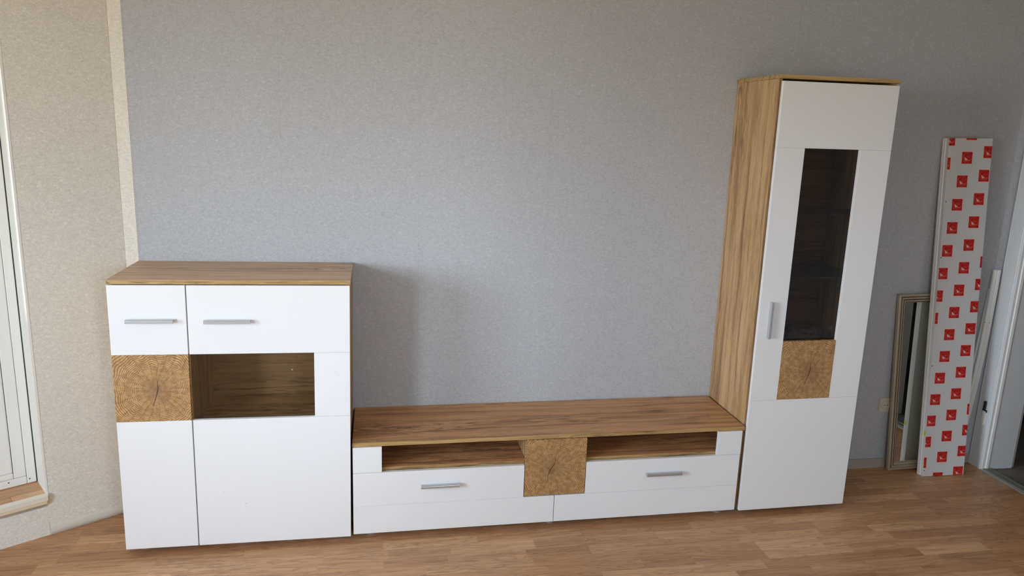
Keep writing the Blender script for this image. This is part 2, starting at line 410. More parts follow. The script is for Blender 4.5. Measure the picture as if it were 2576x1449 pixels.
# floor: sub-floor below the loose laminate strips in front of the furniture, one slab elsewhere
bm = bmesh.new()
box(bm, -2.5, XR, -1.5, 0.0, -0.06, -0.007)
box(bm, XL, XR, YB, -1.5, -0.06, 0.0, mi=1)
floor = struct(obj('floor', bm, ['joint', 'laminate_flat']))
def wall_floor_limit(y):           # x of the slanted wall at a given y
    return A0.x + T.x * ((y - A0.y) / T.y) if y < -0.01 else -0.06
plank_meshes = {}
def plank(x0, x1, y0, y1):
    key = (round(x1 - x0, 4), round(y1 - y0, 5))
    if key not in plank_meshes:
        bm = bmesh.new(); box(bm, 0, key[0], 0, key[1], -0.006, 0, ch=0.00022)
        o = obj('plank', bm, 'laminate', floor); plank_meshes[key] = o.data
    else:
        o = bpy.data.objects.new('plank', plank_meshes[key]); C.objects.link(o); o.parent = floor
    o.location = (x0, y0, 0)
    return o
rw = 0.0656
rows = []
y = -0.428
while y < -0.001: y += rw
k = 0
rng = random.Random(21)
while y > -1.5:
    y1 = min(y, 0.0); y0 = y - rw
    if y1 - y0 > 0.004: rows.append((max(y0, -1.5), y1))
    y = y0
LEN = [0.22, 0.26, 0.30, 0.332, 0.36, 0.40, 0.44]
for ri, (y0, y1) in enumerate(rows):
    deep = y1 > -1.02
    fixed = []
    if abs(y1 + 0.4936) < 0.01: fixed = [1.885, 2.217]
    elif abs(y1 + 0.5592) < 0.01: fixed = [1.885, 2.081]
    elif abs(y1 + 0.428) < 0.01: fixed = [1.885]
    xs = -1.2 - rng.random() * 0.3
    xl = max(wall_floor_limit(y0) - 0.02, -2.1)
    cuts = [xl]
    x = xs
    while x < XR - 0.12:
        x += LEN[rng.randrange(len(LEN))]
        if x > xl + 0.1 and x < XR - 0.1 and not any(abs(x - f) < 0.17 for f in fixed):
            if fixed and any(cuts[-1] < f < x for f in fixed): 
                for f in fixed:
                    if cuts[-1] < f < x: cuts.append(f)
            cuts.append(round(x, 3))
    for f in fixed:
        if f not in cuts: cuts.append(f)
    cuts = sorted(cuts) + [XR]
    if not deep:
        cuts = cuts[::2] + ([XR] if cuts[::2][-1] != XR else [])
    for a, b in zip(cuts[:-1], cuts[1:]):
        if b - a > 0.01: plank(a + 0.00008, b - 0.00008, y0 + 0.00008, y1 - 0.00008)

bm = bmesh.new(); box(bm, XL - 0.3, XR + 0.3, YB - 0.2, 1.0, HC, HC + 0.1)
struct(obj('ceiling', bm, 'ceiling'))

# back wall
bm = bmesh.new(); box(bm, -0.052, XR + 0.25, 0.0, 0.2, -0.06, HC)
wall_back = struct(obj('wall_back', bm, 'paper_grey'))
one('wallpaper_strip', 'paper_edge', wall_back, -0.0472, 0.0085, -0.0012, 0.0, 0.03, HC)
one('wallpaper_strip', 'paper_edge2', wall_back, 4.226, XR, -0.0010, 0.0, 0.05, HC)  # paler, bluer band of paper beside the right corner

# slanted wall with the balcony door opening
DS0, DS1, DZ0, DZ1 = 0.262, 1.02, 0.150, 2.22
def lbox(bm, s0, s1, d0, d1, z0, z1, mi=0, ch=0.0):
    v = [bm.verts.new(p) for p in (L(s0, d0, z0), L(s1, d0, z0), L(s1, d1, z0), L(s0, d1, z0), L(s0, d0, z1), L(s1, d0, z1), L(s1, d1, z1), L(s0, d1, z1))]
    fs = [bm.faces.new([v[i] for i in q]) for q in ((0, 3, 2, 1), (4, 5, 6, 7), (0, 1, 5, 4), (1, 2, 6, 5), (2, 3, 7, 6), (3, 0, 4, 7))]
    for f in fs: f.material_index = mi
    if ch > 0:
        bmesh.ops.bevel(bm, geom=list({e for f in fs for e in f.edges}), offset=ch, segments=2, affect='EDGES', profile=0.5)
bm = bmesh.new()
lbox(bm, S0 - 0.004, DS0, 0, 0.24, -0.06, HC)
lbox(bm, DS0, DS1, 0, 0.24, -0.06, DZ0)
lbox(bm, DS0, DS1, 0, 0.24, DZ1, HC)
lbox(bm, DS1, S1, 0, 0.24, -0.06, HC)
wall_left = struct(obj('wall_left', bm, 'paper_beige'))
# white plastered reveal liner with a soft bright edge
bm = bmesh.new()
lbox(bm, DS0 - 0.004, DS0 + 0.004, -0.0015, 0.235, DZ0 + 0.034, DZ1)
lbox(bm, DS1 - 0.004, DS1 + 0.004, -0.0015, 0.235, DZ0 + 0.034, DZ1)
lbox(bm, DS0, DS1, -0.0015, 0.235, DZ1 - 0.004, DZ1 + 0.004)
obj('reveal', bm, 'plaster', wall_left)

# side wall and the big window in the rear wall (out of frame, it is what lights the room)
WZ0, WZ1 = 0.82, 2.36
RX0, RX1 = -2.38, -1.48
SY0, SY1 = -3.50, -2.00
QX0, QX1, QZ0, QZ1 = 1.60, 2.00, 1.20, 2.00  # opening of the small added fill window
bm = bmesh.new(); box(bm, XL - 0.25, XL, YB, SY0, -0.06, HC); box(bm, XL - 0.25, XL, SY1, L(S1, 0, 0).y + 0.2, -0.06, HC)
box(bm, XL - 0.25, XL, SY0, SY1, -0.06, WZ0); box(bm, XL - 0.25, XL, SY0, SY1, WZ1, HC)
struct(obj('wall_side', bm, 'paper_beige'))
bm = bmesh.new()
for a, b, c, d in ((RX0, RX1, WZ0, WZ0 + 0.07), (RX0, RX1, WZ1 - 0.07, WZ1), (RX0, RX0 + 0.07, WZ0, WZ1), (RX1 - 0.07, RX1, WZ0, WZ1)):
    box(bm, a, b, YB - 0.16, YB - 0.10, c, d, ch=0.004)
w5 = struct(obj('window_3', bm, 'pvc'))
one('pane', 'window_glass', w5, RX0 + 0.06, RX1 - 0.06, YB - 0.133, YB - 0.129, WZ0 + 0.06, WZ1 - 0.06)
bm = bmesh.new()
for a, b, c, d in ((QX0, QX1, QZ0, QZ0 + 0.04), (QX0, QX1, QZ1 - 0.04, QZ1), (QX0, QX0 + 0.04, QZ0, QZ1), (QX1 - 0.04, QX1, QZ0, QZ1)):
    box(bm, a, b, YB - 0.16, YB - 0.10, c, d, ch=0.004)
w3 = struct(obj('added_fill_window', bm, 'pvc'))  # unseen small window, added behind the camera to fill the right side
one('pane', 'window_glass', w3, QX0 + 0.03, QX1 - 0.03, YB - 0.133, YB - 0.129, QZ0 + 0.03, QZ1 - 0.03)

bm = bmesh.new()
for a, b, c, d in ((SY0, SY1, WZ0, WZ0 + 0.07), (SY0, SY1, WZ1 - 0.07, WZ1), (SY0, SY0 + 0.07, WZ0, WZ1), (SY1 - 0.07, SY1, WZ0, WZ1), (-2.78, -2.72, WZ0, WZ1)):
    box(bm, XL - 0.17, XL - 0.11, a, b, c, d, ch=0.004)
w4 = struct(obj('window_2', bm, 'pvc'))
one('pane', 'window_glass', w4, XL - 0.143, XL - 0.139, SY0 + 0.06, SY1 - 0.06, WZ0 + 0.06, WZ1 - 0.06)

# right wall with a doorway beginning 10 cm from the corner
DY0, DY1, DH = -0.105, -0.96, 2.05
bm = bmesh.new()
RW = 0.19
box(bm, XR, XR + RW, -0.098, 0.0, -0.06, HC)
box(bm, XR, XR + RW, DY1, -0.098, DH, HC)
box(bm, XR, XR + RW, YB, DY1, -0.06, HC)
struct(obj('wall_right', bm, ['paper_grey']))
bm = bmesh.new(); box(bm, XL - 0.25, RX0, YB - 0.2, YB, -0.06, HC); box(bm, RX1, QX0, YB - 0.2, YB, -0.06, HC); box(bm, RX0, RX1, YB - 0.2, YB, -0.06, WZ0); box(bm, RX0, RX1, YB - 0.2, YB, WZ1, HC); box(bm, QX1, XR + 0.2, YB - 0.2, YB, -0.06, HC)
box(bm, QX0, QX1, YB - 0.2, YB, -0.06, QZ0); box(bm, QX0, QX1, YB - 0.2, YB, QZ1, HC)
struct(obj('wall_rear', bm, 'paper_beige'))
# hallway past the doorway
bm = bmesh.new(); box(bm, XR, 6.4, -2.6, 1.4, -0.06, -0.004)
struct(obj('floor_hall', bm, 'hall_floor'))
bm = bmesh.new()
box(bm, 6.2, 6.4, -2.6, 1.4, -0.004, HC); box(bm, XR + 0.25, 6.2, 1.2, 1.4, -0.004, HC); box(bm, XR + RW, 6.2, -2.6, -2.4, -0.004, HC); box(bm, XR + 0.05, XR + 0.25, 0.2, 1.4, -0.004, HC)
struct(obj('wall_hall', bm, 'hall_wall'))
bm = bmesh.new(); box(bm, XR + 0.3, 6.4, -2.6, 1.4, HC, HC + 0.1)
struct(obj('ceiling_hall', bm, 'ceiling'))

# door_2: the doorway's frame
d2 = struct(empty('door_2', (0, 0, 0)))
def casing(y_in, y_out, mirror=1):
    # moulded architrave, profile in (x,y)
    w = y_out - y_in
    pts = [(XR, y_in), (XR - 0.010, y_in), (XR - 0.012, y_in + 0.06 * w), (XR - 0.007, y_in + 0.10 * w), (XR - 0.013, y_in + 0.14 * w),
           (XR - 0.013, y_in + 0.96 * w), (XR - 0.011, y_out), (XR, y_out)]
    bm = bmesh.new(); prism(bm, pts, 'Z', 0.0, DH + 0.06)
    return obj('casing', bm, 'old_paint', d2)
casing(-0.010, -0.096); 
casing(DY1 - 0.075, DY1 + 0.001)
bm = bmesh.new(); box(bm, XR - 0.013, XR, DY1 - 0.075, -0.020, DH - 0.004, DH + 0.07, ch=0.003); obj('casing', bm, 'old_paint', d2)
def jamb(y0, sgn):
    bm = bmesh.new()
    pts = [(XR - 0.006, y0 + 0.000 * sgn), (XR - 0.006, y0 - 0.004 * sgn), (XR + 0.008, y0 - 0.004 * sgn), (XR + 0.010, y0 - 0.001 * sgn), (XR + 0.014, y0 - 0.008 * sgn), (XR + 0.028, y0 - 0.009 * sgn), (XR + 0.031, y0 + 0.004 * sgn), (XR - 0.002, y0 + 0.004 * sgn)]
    prism(bm, pts, 'Z', 0.004, DH)
    obj('jamb', bm, 'old_paint_light', d2)
jamb(-0.100, 1); jamb(DY1, -1)
bm = bmesh.new(); box(bm, XR + 0.031, XR + RW - 0.004, -0.103, -0.0975, 0.0, DH, ch=0.001); obj('reveal', bm, 'jamb_grey', d2)
bm = bmesh.new(); box(bm, XR + 0.046, XR + RW + 0.002, DY1 - 0.002, DY1 + 0.004, 0.0, DH, ch=0.001); obj('reveal', bm, 'jamb_grey', d2)
bm = bmesh.new(); box(bm, XR, XR + RW, DY1, -0.098, DH - 0.012, DH, ch=0.001); obj('head', bm, 'jamb_grey', d2)
bm = bmesh.new(); box(bm, XR + RW, XR + RW + 0.012, -0.100, -0.03, 0.0, DH, ch=0.003); obj('casing', bm, 'baseboard', d2)
# latch keeper on the near casing
bm = bmesh.new()
lx = XR - 0.0185
prism(bm, [(-0.052, 0.336), (-0.051, 0.256), (-0.058, 0.245), (-0.066, 0.245), (-0.073, 0.258), (-0.074, 0.336)], 'X', lx, XR - 0.012)
lt = obj('latch_plate', bm, 'old_paint_light', d2); lt['label'] = 'white painted latch plate'
bm = bmesh.new(); box(bm, lx - 0.006, lx + 0.003, -0.070, -0.056, 0.334, 0.384, ch=0.002)
box(bm, lx - 0.003, lx + 0.003, -0.080, -0.050, 0.329, 0.336, ch=0.001); box(bm, lx - 0.002, lx + 0.003, -0.079, -0.0765, 0.322, 0.331, ch=0.0007)
o = obj('latch_bolt', bm, 'black', lt); o['label'] = 'black metal bolt'
# threshold between the rooms
bm = bmesh.new()
prism(bm, [(XR - 0.016, 0.0), (XR - 0.013, 0.003), (XR - 0.006, 0.004), (XR - 0.004, 0.0)], 'Y', DY1, -0.104, 0)
prism(bm, [(XR - 0.004, 0.0), (XR + 0.002, 0.007), (XR + 0.03, 0.008), (XR + 0.038, 0.003), (XR + 0.046, 0.008), (XR + 0.056, 0.006), (XR + 0.058, -0.004), (XR - 0.004, -0.004)], 'Y', DY1, -0.104, 1)
struct(obj('trim_2', bm, ['alu', 'threshold']))

# skirting
bm = bmesh.new()
prism(bm, [(0, 0.0), (-0.012, 0.0), (-0.012, 0.044), (-0.008, 0.050), (0, 0.050)], 'X', 0.93, XR - 0.001)
struct(obj('baseboard_back', bm, 'baseboard'))
rb = random.Random(3)
bm = bmesh.new()
seg = 70
prev = None
for i in range(seg + 1):                 # crinkled strip papered over the skirting
    s = -0.09 + (DS0 + 0.09) * i / seg
    dz = rb.uniform(-0.0015, 0.0015); dd = rb.uniform(-0.0007, 0.0007)
    ring = [bm.verts.new(L(s, 0, 0.0)), bm.verts.new(L(s, -0.006 + dd, 0.001)), bm.verts.new(L(s, -0.0055 - dd, 0.020)), bm.verts.new(L(s, -0.005 + dd, 0.036 + dz)), bm.verts.new(L(s, 0, 0.041 + dz))]
    if prev:
        for a in range(4): bm.faces.new((prev[a], prev[a + 1], ring[a + 1], ring[a]))
    prev = ring
struct(obj('baseboard_left', bm, 'putty', smooth=True))
bm = bmesh.new()
lbox(bm, DS0 + 0.003, S1 - 0.05, -0.0012, 0.0, 0.010, 0.062)
obj('wallpaper_strip', bm, 'paper_beige', wall_left)

# balcony door: frame post, sash with solid lower panel and glazing above
d1 = struct(empty('door_1', (0, 0, 0)))
ZS = 0.186
FD = 0.150
bm = bmesh.new()
lbox(bm, DS0 + 0.007, DS0 + 0.041, FD, FD + 0.06, ZS, DZ1 - 0.006, ch=0.003)
lbox(bm, DS1 - 0.041, DS1 - 0.007, FD, FD + 0.06, ZS, DZ1 - 0.006, ch=0.003)
lbox(bm, DS0 + 0.042, DS1 - 0.042, FD + 0.001, FD + 0.06, ZS, ZS + 0.034, ch=0.003)
lbox(bm, DS0 + 0.042, DS1 - 0.042, FD, FD + 0.06, DZ1 - 0.046, DZ1 - 0.006, ch=0.003)
obj('door_frame', bm, 'pvc', d1)
bm = bmesh.new(); lbox(bm, DS0 + 0.0042, DS0 + 0.0068, FD - 0.001, FD + 0.05, ZS, DZ1 - 0.01)
obj('seal', bm, 'dark_seal', d1)
bm = bmesh.new()
a0, a1 = DS0 + 0.043, DS1 - 0.043
z0, z1 = ZS + 0.036, DZ1 - 0.048
for q in ((a0, a0 + 0.044, z0, z1), (a1 - 0.044, a1, z0, z1), (a0 + 0.045, a1 - 0.045, z0, z0 + 0.026), (a0 + 0.045, a1 - 0.045, z1 - 0.044, z1), (a0 + 0.045, a1 - 0.045, 0.90, 0.96)):
    lbox(bm, q[0], q[1], FD - 0.002, FD + 0.05, q[2], q[3], ch=0.004)
sash = obj('sash', bm, 'pvc', d1)
bm = bmesh.new(); lbox(bm, a0 + 0.046, a1 - 0.046, FD - 0.006, FD + 0.03, z0 + 0.027, 0.899, ch=0.006); lbox(bm, a0 + 0.03, a1 - 0.03, FD + 0.02, FD + 0.028, z0 + 0.015, 0.93); obj('door_panel', bm, 'pvc', d1)
bm = bmesh.new(); lbox(bm, a0 + 0.044, a1 - 0.044, FD + 0.02, FD + 0.024, 0.961, z1 - 0.045); obj('pane', bm, 'window_glass', d1)
bm = bmesh.new()
for s_, z_ in ((DS0 + 0.030, ZS + 0.018), (DS0 + 0.105, ZS + 0.022)): lbox(bm, s_, s_ + 0.004, FD - 0.0015, FD + 0.002, z_, z_ + 0.004)
obj('screw', bm, 'hole', d1)

# raised sill: laminate offcuts, metal nosing, cream underside
sill = struct(empty('trim_1', (0, 0, 0)))
bm = bmesh.new(); lbox(bm, DS0, DS1, 0.0, FD + 0.1, DZ0 - 0.02, DZ0 + 0.026); obj('sill_base', bm, 'beige_edge', sill)
for (s0, s1, d0, d1_) in ((DS0 + 0.002, 0.38, 0.004, 0.062), (0.381, 0.74, 0.004, 0.062), (0.741, DS1, 0.004, 0.062), (DS0 + 0.002, 0.60, 0.063, FD + 0.03), (0.601, DS1, 0.063, FD + 0.03)):
    bm = bmesh.new(); v0 = L(s0, d0, 0)
    # built in its own axes so the grain follows the sill
    box(bm, 0, s1 - s0, -(d1_ - d0), 0, 0, 0.008, ch=0.0005)
    o = obj('plank', bm, 'laminate', sill)
    o.location = L(s0, d0, DZ0 + 0.026); o.rotation_euler = (0, 0, math.atan2(T.y, T.x))
bm = bmesh.new()
c = L(DS0 - 0.012, -0.018, 0)
prof = [(0.006, DZ0 + 0.0345), (0.006, DZ0 + 0.0375), (-0.010, DZ0 + 0.0385), (-0.013, DZ0 + 0.0365), (-0.016, DZ0 + 0.0375), (-0.021, DZ0 + 0.034), (-0.022, DZ0 + 0.016), (-0.018, DZ0 + 0.016), (-0.016, DZ0 + 0.030), (0.0, DZ0 + 0.0345)]
def lprism(bm, prof, s0, s1, cut=0.0):
    Aa = [bm.verts.new(L(s0 + cut * max(0, -p[0]) / 0.022, p[0], p[1])) for p in prof]; Bb = [bm.verts.new(L(s1, p[0], p[1])) for p in prof]
    n_ = len(prof)
    for i in range(n_): bm.faces.new((Aa[i], Aa[(i + 1) % n_], Bb[(i + 1) % n_], Bb[i]))
    bm.faces.new(Aa[::-1]); bm.faces.new(Bb)
lprism(bm, prof, DS0 - 0.008, DS1 + 0.01, 0.010)
obj('nosing', bm, 'alu_warm', sill)
bm = bmesh.new(); lprism(bm, [(0, DZ0 - 0.006), (-0.010, DZ0 - 0.006), (-0.019, DZ0 + 0.002), (-0.019, DZ0 + 0.017), (0, DZ0 + 0.034)], DS0 - 0.006, DS1 + 0.008, 0.014)
obj('underside', bm, 'beige_edge', sill)

# ------------------------------------------------------------------ furniture
def handle_bm(length, vertical=False):
    prof = [(0.0, 0.003), (-0.012, 0.007), (-0.020, 0.006), (-0.0225, 0.003), (-0.0225, -0.0075), (-0.0185, -0.0075), (-0.0185, -0.0005), (-0.011, 0.001), (0.0, -0.004)]
    bm = bmesh.new()
    if not vertical:
        prism(bm, prof, 'X', 0, length)
    else:
        pts = [(p[1], p[0]) for p in prof]
        prism(bm, pts, 'Z', 0, length)
    bmesh.ops.recalc_face_normals(bm, faces=bm.faces)
    bmesh.ops.bevel(bm, geom=[e for e in bm.edges], offset=0.0006, segments=1, affect='EDGES')
    return bm
def handle(parent, x, y, z, length, vertical=False):
    o = obj('handle', handle_bm(length, vertical), 'alu', parent); o.location = (x, y, z)
    return o

CH = 0.0007
def fronts(rects, yf, th, mi=0, bm=None):
    bm = bm or bmesh.new()
    for x0, x1, z0, z1 in rects: box(bm, x0, x1, yf, yf + th, z0, z1, ch=CH, mi=mi)
    return bm
def feet(root, xs, ys, rol):
    for x in xs:
        for y in ys:
            zb = -x * math.sin(rol)
            bm = bmesh.new()
            prism(bm, [(x + 0.022 * math.cos(i * math.pi / 8), y + 0.022 * math.sin(i * math.pi / 8)) for i in range(16)], 'Z', zb, zb + 0.006)
            box(bm, x - 0.034, x + 0.034, y - 0.02, y + 0.02, zb + 0.006, 0.033, ch=0.002)
            obj('foot', bm, 'foot', root)

# --- highboard
HX, HY = 0.0, 0.0
hrol, hyaw = -0.0051, -0.0016
hb = empty('highboard', (0.0, -0.002, 0.0), (0, -hrol, hyaw))
tag(hb, 'chest-high white highboard with oak top and a glass window beside a log-end square', 'highboard')
hz, hzb, hyf = 1.135, 1.1192, -0.3990
bm = bmesh.new(); box(bm, 0, 0.8902, hyf, 0, hzb, hz, ch=0.0008)
for f in bm.faces:
    if f.normal.y < -0.9: f.material_index = 1
top = obj('top_panel', bm, ['wood_high_top', 'wood_edge'], hb)
YC = -0.3865    # carcass front
cz = 0.030
one('side_panel', 'wood_z', hb, 0.004, 0.020, YC, 0, cz, hzb, ch=0.0005)
one('side_panel', 'wood_z', hb, 0.8702, 0.8862, YC, 0, cz, hzb, ch=0.0005)
one('divider', 'wood_z', hb, 0.2645, 0.2805, YC + 0.001, -0.02, cz + 0.016, hzb, ch=0.0005)
one('bottom_panel', 'wood_x', hb, 0.0205, 0.8697, YC, 0, cz, cz + 0.016)
one('back_panel', 'wood_back', hb, 0.0205, 0.8697, -0.020, -0.016, cz + 0.0165, hzb - 0.0005)
for sx0, sx1 in ((0.2810, 0.8697), (0.0205, 0.2640)):
    one('shelf', 'wood_x', hb, sx0, sx1, YC + 0.03, -0.0205, 0.507, 0.523, ch=0.0005)
    one('shelf', 'wood_x', hb, sx0, sx1, YC + 0.03, -0.0205, 0.870, 0.886, ch=0.0005)
feet(hb, (0.06, 0.445, 0.835), (-0.34, -0.05), hrol)
hd = -0.4074; TH = 0.0165
ht0, ht1, hg, hw, zb, hzd = 0.5746, 0.8444, 0.2807, 0.748, 0.030, 1.1165
dx0, dx1 = 0.0050, 0.8876
g = 0.00035
door = empty('door', parent=hb)
obj('door_panel', fronts([(dx0, hg - 0.0022, ht1 + g, hzd)], hd, TH), 'white', door)
obj('door_panel', fronts([(dx0, hg - 0.0022, zb, ht0 - g)], hd, TH), 'white', door)
o = obj('end_grain_tile', fronts([(dx0, hg - 0.0022, ht0 + g, ht1 - g)], hd, TH), 'end_h', door); o['label'] = 'log end square with growth rings and a crack'
handle(door, 0.0662, hd, 0.981, 0.1690)
door = empty('door', parent=hb)
r0 = hg + 0.0022
obj('door_panel', fronts([(r0, dx1, ht1 + g, hzd)], hd, TH), 'white', door)
obj('door_panel', fronts([(hw, dx1, ht0 + g, ht1 - g)], hd, TH), 'white', door)
obj('door_panel', fronts([(r0, dx1, zb, ht0 - g)], hd, TH), 'white', door)
for zz in (ht1, ht0): one('joint_core', 'white', door, hw + 0.002, dx1 - 0.002, hd + 0.004, hd + TH - 0.001, zz - 0.002, zz + 0.002)
o = one('pane', 'pane', door, r0 + 0.008, hw + 0.02, hd + TH + 0.0008, hd + TH + 0.0038, ht0 - 0.02, ht1 + 0.02); o['label'] = 'clear glass pane'
handle(door, 0.3432, hd, 0.9775, 0.1710)
for mx_, mz_, mr_ in ((0.386, 0.262, 0.0012), (0.468, 0.207, 0.0018), (0.842, 0.748, 0.0012)):
    bm = bmesh.new(); disc(bm, mx_, mz_, hd - 0.0002, mr_, 7, thick=0.0003); obj('speck', bm, 'foot', hb)
bm = bmesh.new(); disc(bm, 0.6194, 0.6465, -0.0216, 0.0035, 12, thick=0.0016); o = obj('white_spot', bm, 'white', hb); o['label'] = 'tiny white spot on the back panel'  # small white disc in front of the back panel

# --- low TV bench
bx, brol, byaw = 0.8985, 0.0032, -0.0038
bn = empty('tv_bench', (bx, -0.001, 0.0), (0, -brol, byaw))
tag(bn, 'long low white TV bench with oak top and two dark open niches', 'tv bench')
W = 2.6535 - bx
bz, bzb, byf = 0.443, 0.4250, -0.3990
bm = bmesh.new(); box(bm, 0, W, byf, 0, bzb, bz, ch=0.0008)
for f in bm.faces:
    if f.normal.y < -0.9: f.material_index = 1
obj('top_panel', bm, ['wood_top', 'wood_edge'], bn)
bd = -0.4037; BC = -0.384
b = lambda x: x - bx
one('side_panel', 'wood_z', bn, 0.004, 0.020, BC, 0, cz, bzb, ch=0.0005)
one('side_panel', 'wood_z', bn, W - 0.022, W - 0.006, BC, 0, cz, bzb, ch=0.0005)
one('bottom_panel', 'wood_x', bn, 0.0205, W - 0.0225, BC, 0, cz, cz + 0.016)
one('back_panel', 'wood_back', bn, 0.0205, W - 0.0225, -0.020, -0.016, cz + 0.0165, bzb - 0.0005)
one('divider', 'wood_z', bn, b(1.640), b(1.656), BC + 0.001, -0.0205, cz + 0.0165, bzb - 0.0005)
one('divider', 'wood_z', bn, b(1.884), b(1.900), BC + 0.001, -0.0205, cz + 0.0165, bzb - 0.0005)
for a_, c_ in ((b(0.919), b(1.6395)), (b(1.9005), W - 0.0225)):
    bm = bmesh.new(); box(bm, a_, c_, BC + 0.0005, -0.0205, 0.3055, 0.3215, ch=0.0005)
    for f in bm.faces:
        if f.normal.y < -0.9: f.material_index = 1
    obj('niche_shelf', bm, ['wood_top', 'wood_edge'], bn)
obj('front_panel', fronts([(b(0.8995), b(1.0189), 0.3095, bzb - 0.0015)], bd, TH), 'white', bn)
obj('front_panel', fronts([(b(2.5262), W - 0.0115, 0.3095, bzb - 0.0015)], bd, TH), 'white', bn)
o = obj('end_grain_tile', fronts([(b(1.6335), b(1.9070), 0.1615, bzb - 0.001)], bd - 0.001, TH), 'end_b', bn); o['label'] = 'log end square with growth rings and a crack'
dr = empty('drawer', parent=bn)
obj('drawer_front', fronts([(b(0.8995), b(1.6305), 0.1570, 0.3080)], bd, TH), 'white', dr)
obj('drawer_front', fronts([(b(0.8995), b(1.7688), zb, 0.1563)], bd, TH), 'white', dr)
bm = bmesh.new(); box(bm, b(0.902), b(1.629), bd + 0.004, bd + TH - 0.001, 0.155, 0.159); obj('joint_core', bm, 'white', dr)
handle(dr, b(1.1824), bd, 0.2400, 0.1645)
dr = empty('drawer', parent=bn)
obj('drawer_front', fronts([(b(1.9095), W - 0.0125, 0.1570, 0.3080)], bd, TH), 'white', dr)
obj('drawer_front', fronts([(b(1.7715), W - 0.0125, zb, 0.1563)], bd, TH), 'white', dr)
bm = bmesh.new(); box(bm, b(1.912), W - 0.015, bd + 0.004, bd + TH - 0.001, 0.155, 0.159); obj('joint_core', bm, 'white', dr)
handle(dr, b(2.1889), bd, 0.2385, 0.1675)
feet(bn, (0.07, b(1.77), W - 0.07), (-0.34, -0.05), brol)

# --- tall display cabinet
tx, trol, tyaw = 2.6639, 0.0061, -0.0108
tc_ = empty('display_cabinet', (tx, -0.002, 0.0), (0, -trol, tyaw))
tag(tc_, 'tall narrow white display cabinet with oak sides and a dark glass door window', 'cabinet')
TW = 0.5560
tz, tzb, tyf = 2.0, 1.9835, -0.3920
bm = bmesh.new(); box(bm, 0, TW, tyf, 0, tzb, tz, ch=0.0008)
for f in bm.faces: f.material_index = 0
obj('top_panel', bm, ['wood_edge'], tc_)
TC = -0.372
one('side_panel', 'wood_z', tc_, 0.003, 0.019, TC, 0, cz, tzb, ch=0.0005)
one('side_panel', 'wood_z', tc_, TW - 0.019, TW - 0.003, TC, 0, cz, tzb, ch=0.0005)
one('bottom_panel', 'wood_x', tc_, 0.0195, TW - 0.0195, TC, 0, cz, cz + 0.016)
one('back_panel', 'wood_back', tc_, 0.0195, TW - 0.0195, -0.020, -0.016, cz + 0.0165, tzb - 0.0005)
for zz in (0.800, 0.40, 1.72):
    one('shelf', 'wood_x', tc_, 0.0195, TW - 0.0195, TC + 0.02, -0.0205, zz - 0.016, zz, ch=0.0005)
for zz in (1.416, 1.132):
    o = one('glass_shelf', 'shelf_glass', tc_, 0.0195, TW - 0.0195, TC + 0.006, -0.0205, zz, zz + 0.006)
    ed = one('shelf_edge', 'shelf_edge', o, 0.0195, TW - 0.0195, TC + 0.0048, TC + 0.0059, zz, zz + 0.0055)
feet(tc_, (0.05, TW - 0.05), (-0.33, -0.05), trol)
# the door, hung on the right and standing a touch ajar
da = 0.0088
hx = TW - 0.010
door = empty('door', (hx, -0.4060, 0.0), (0, 0, da), tc_)
X = lambda xw: (xw - tx) - hx
t0, t1, w0, w1_ = X(2.6665), X(3.2035) + 0.003, X(2.7963), X(3.0597)
ts0, ts1, tt1, tzd = 0.5747, 1.7016, 0.8511, 1.9730
TT = 0.0165
obj('door_panel', fronts([(t0, t1, ts1 + g, tzd)], 0, TT), 'white', door)
obj('door_panel', fronts([(t0, w0, ts0 + g, ts1 - g)], 0, TT), 'white', door)
obj('door_panel', fronts([(w1_, t1, ts0 + g, ts1 - g)], 0, TT), 'white', door)
obj('door_panel', fronts([(t0, t1, zb, ts0 - g)], 0, TT), 'white', door)
for q in ((t0 + .002, w0 - .001, ts1 - .002, ts1 + .002), (w1_ + .001, t1 - .002, ts1 - .002, ts1 + .002), (t0 + .002, w0 - .001, ts0 - .002, ts0 + .002), (w1_ + .001, t1 - .002, ts0 - .002, ts0 + .002)):
    one('joint_core', 'white', door, q[0], q[1], 0.004, TT - 0.001, q[2], q[3])
bm = fronts([(w0 + g, w1_ - g, ts0 + g, tt1)], -0.0006, TT)
for v in bm.verts: v.co.x += hx
o = obj('end_grain_tile', bm, 'end_t', door); o.location.x = -hx; o['label'] = 'log end square with growth rings and a crack'
o = one('pane', 'pane_smoke', door, w0 - 0.012, w1_ + 0.012, TT + 0.0008, TT + 0.0045, tt1 - 0.015, ts1 + 0.015); o['label'] = 'dark tinted glass pane'
handle(door, X(2.7160), 0, 0.869, 0.165, True)
bm = bmesh.new(); box(bm, TW - 0.030, TW - 0.0192, -0.165, -0.130, 0.825, 0.852, ch=0.003); obj('shelf_support', bm, 'pvc', tc_)

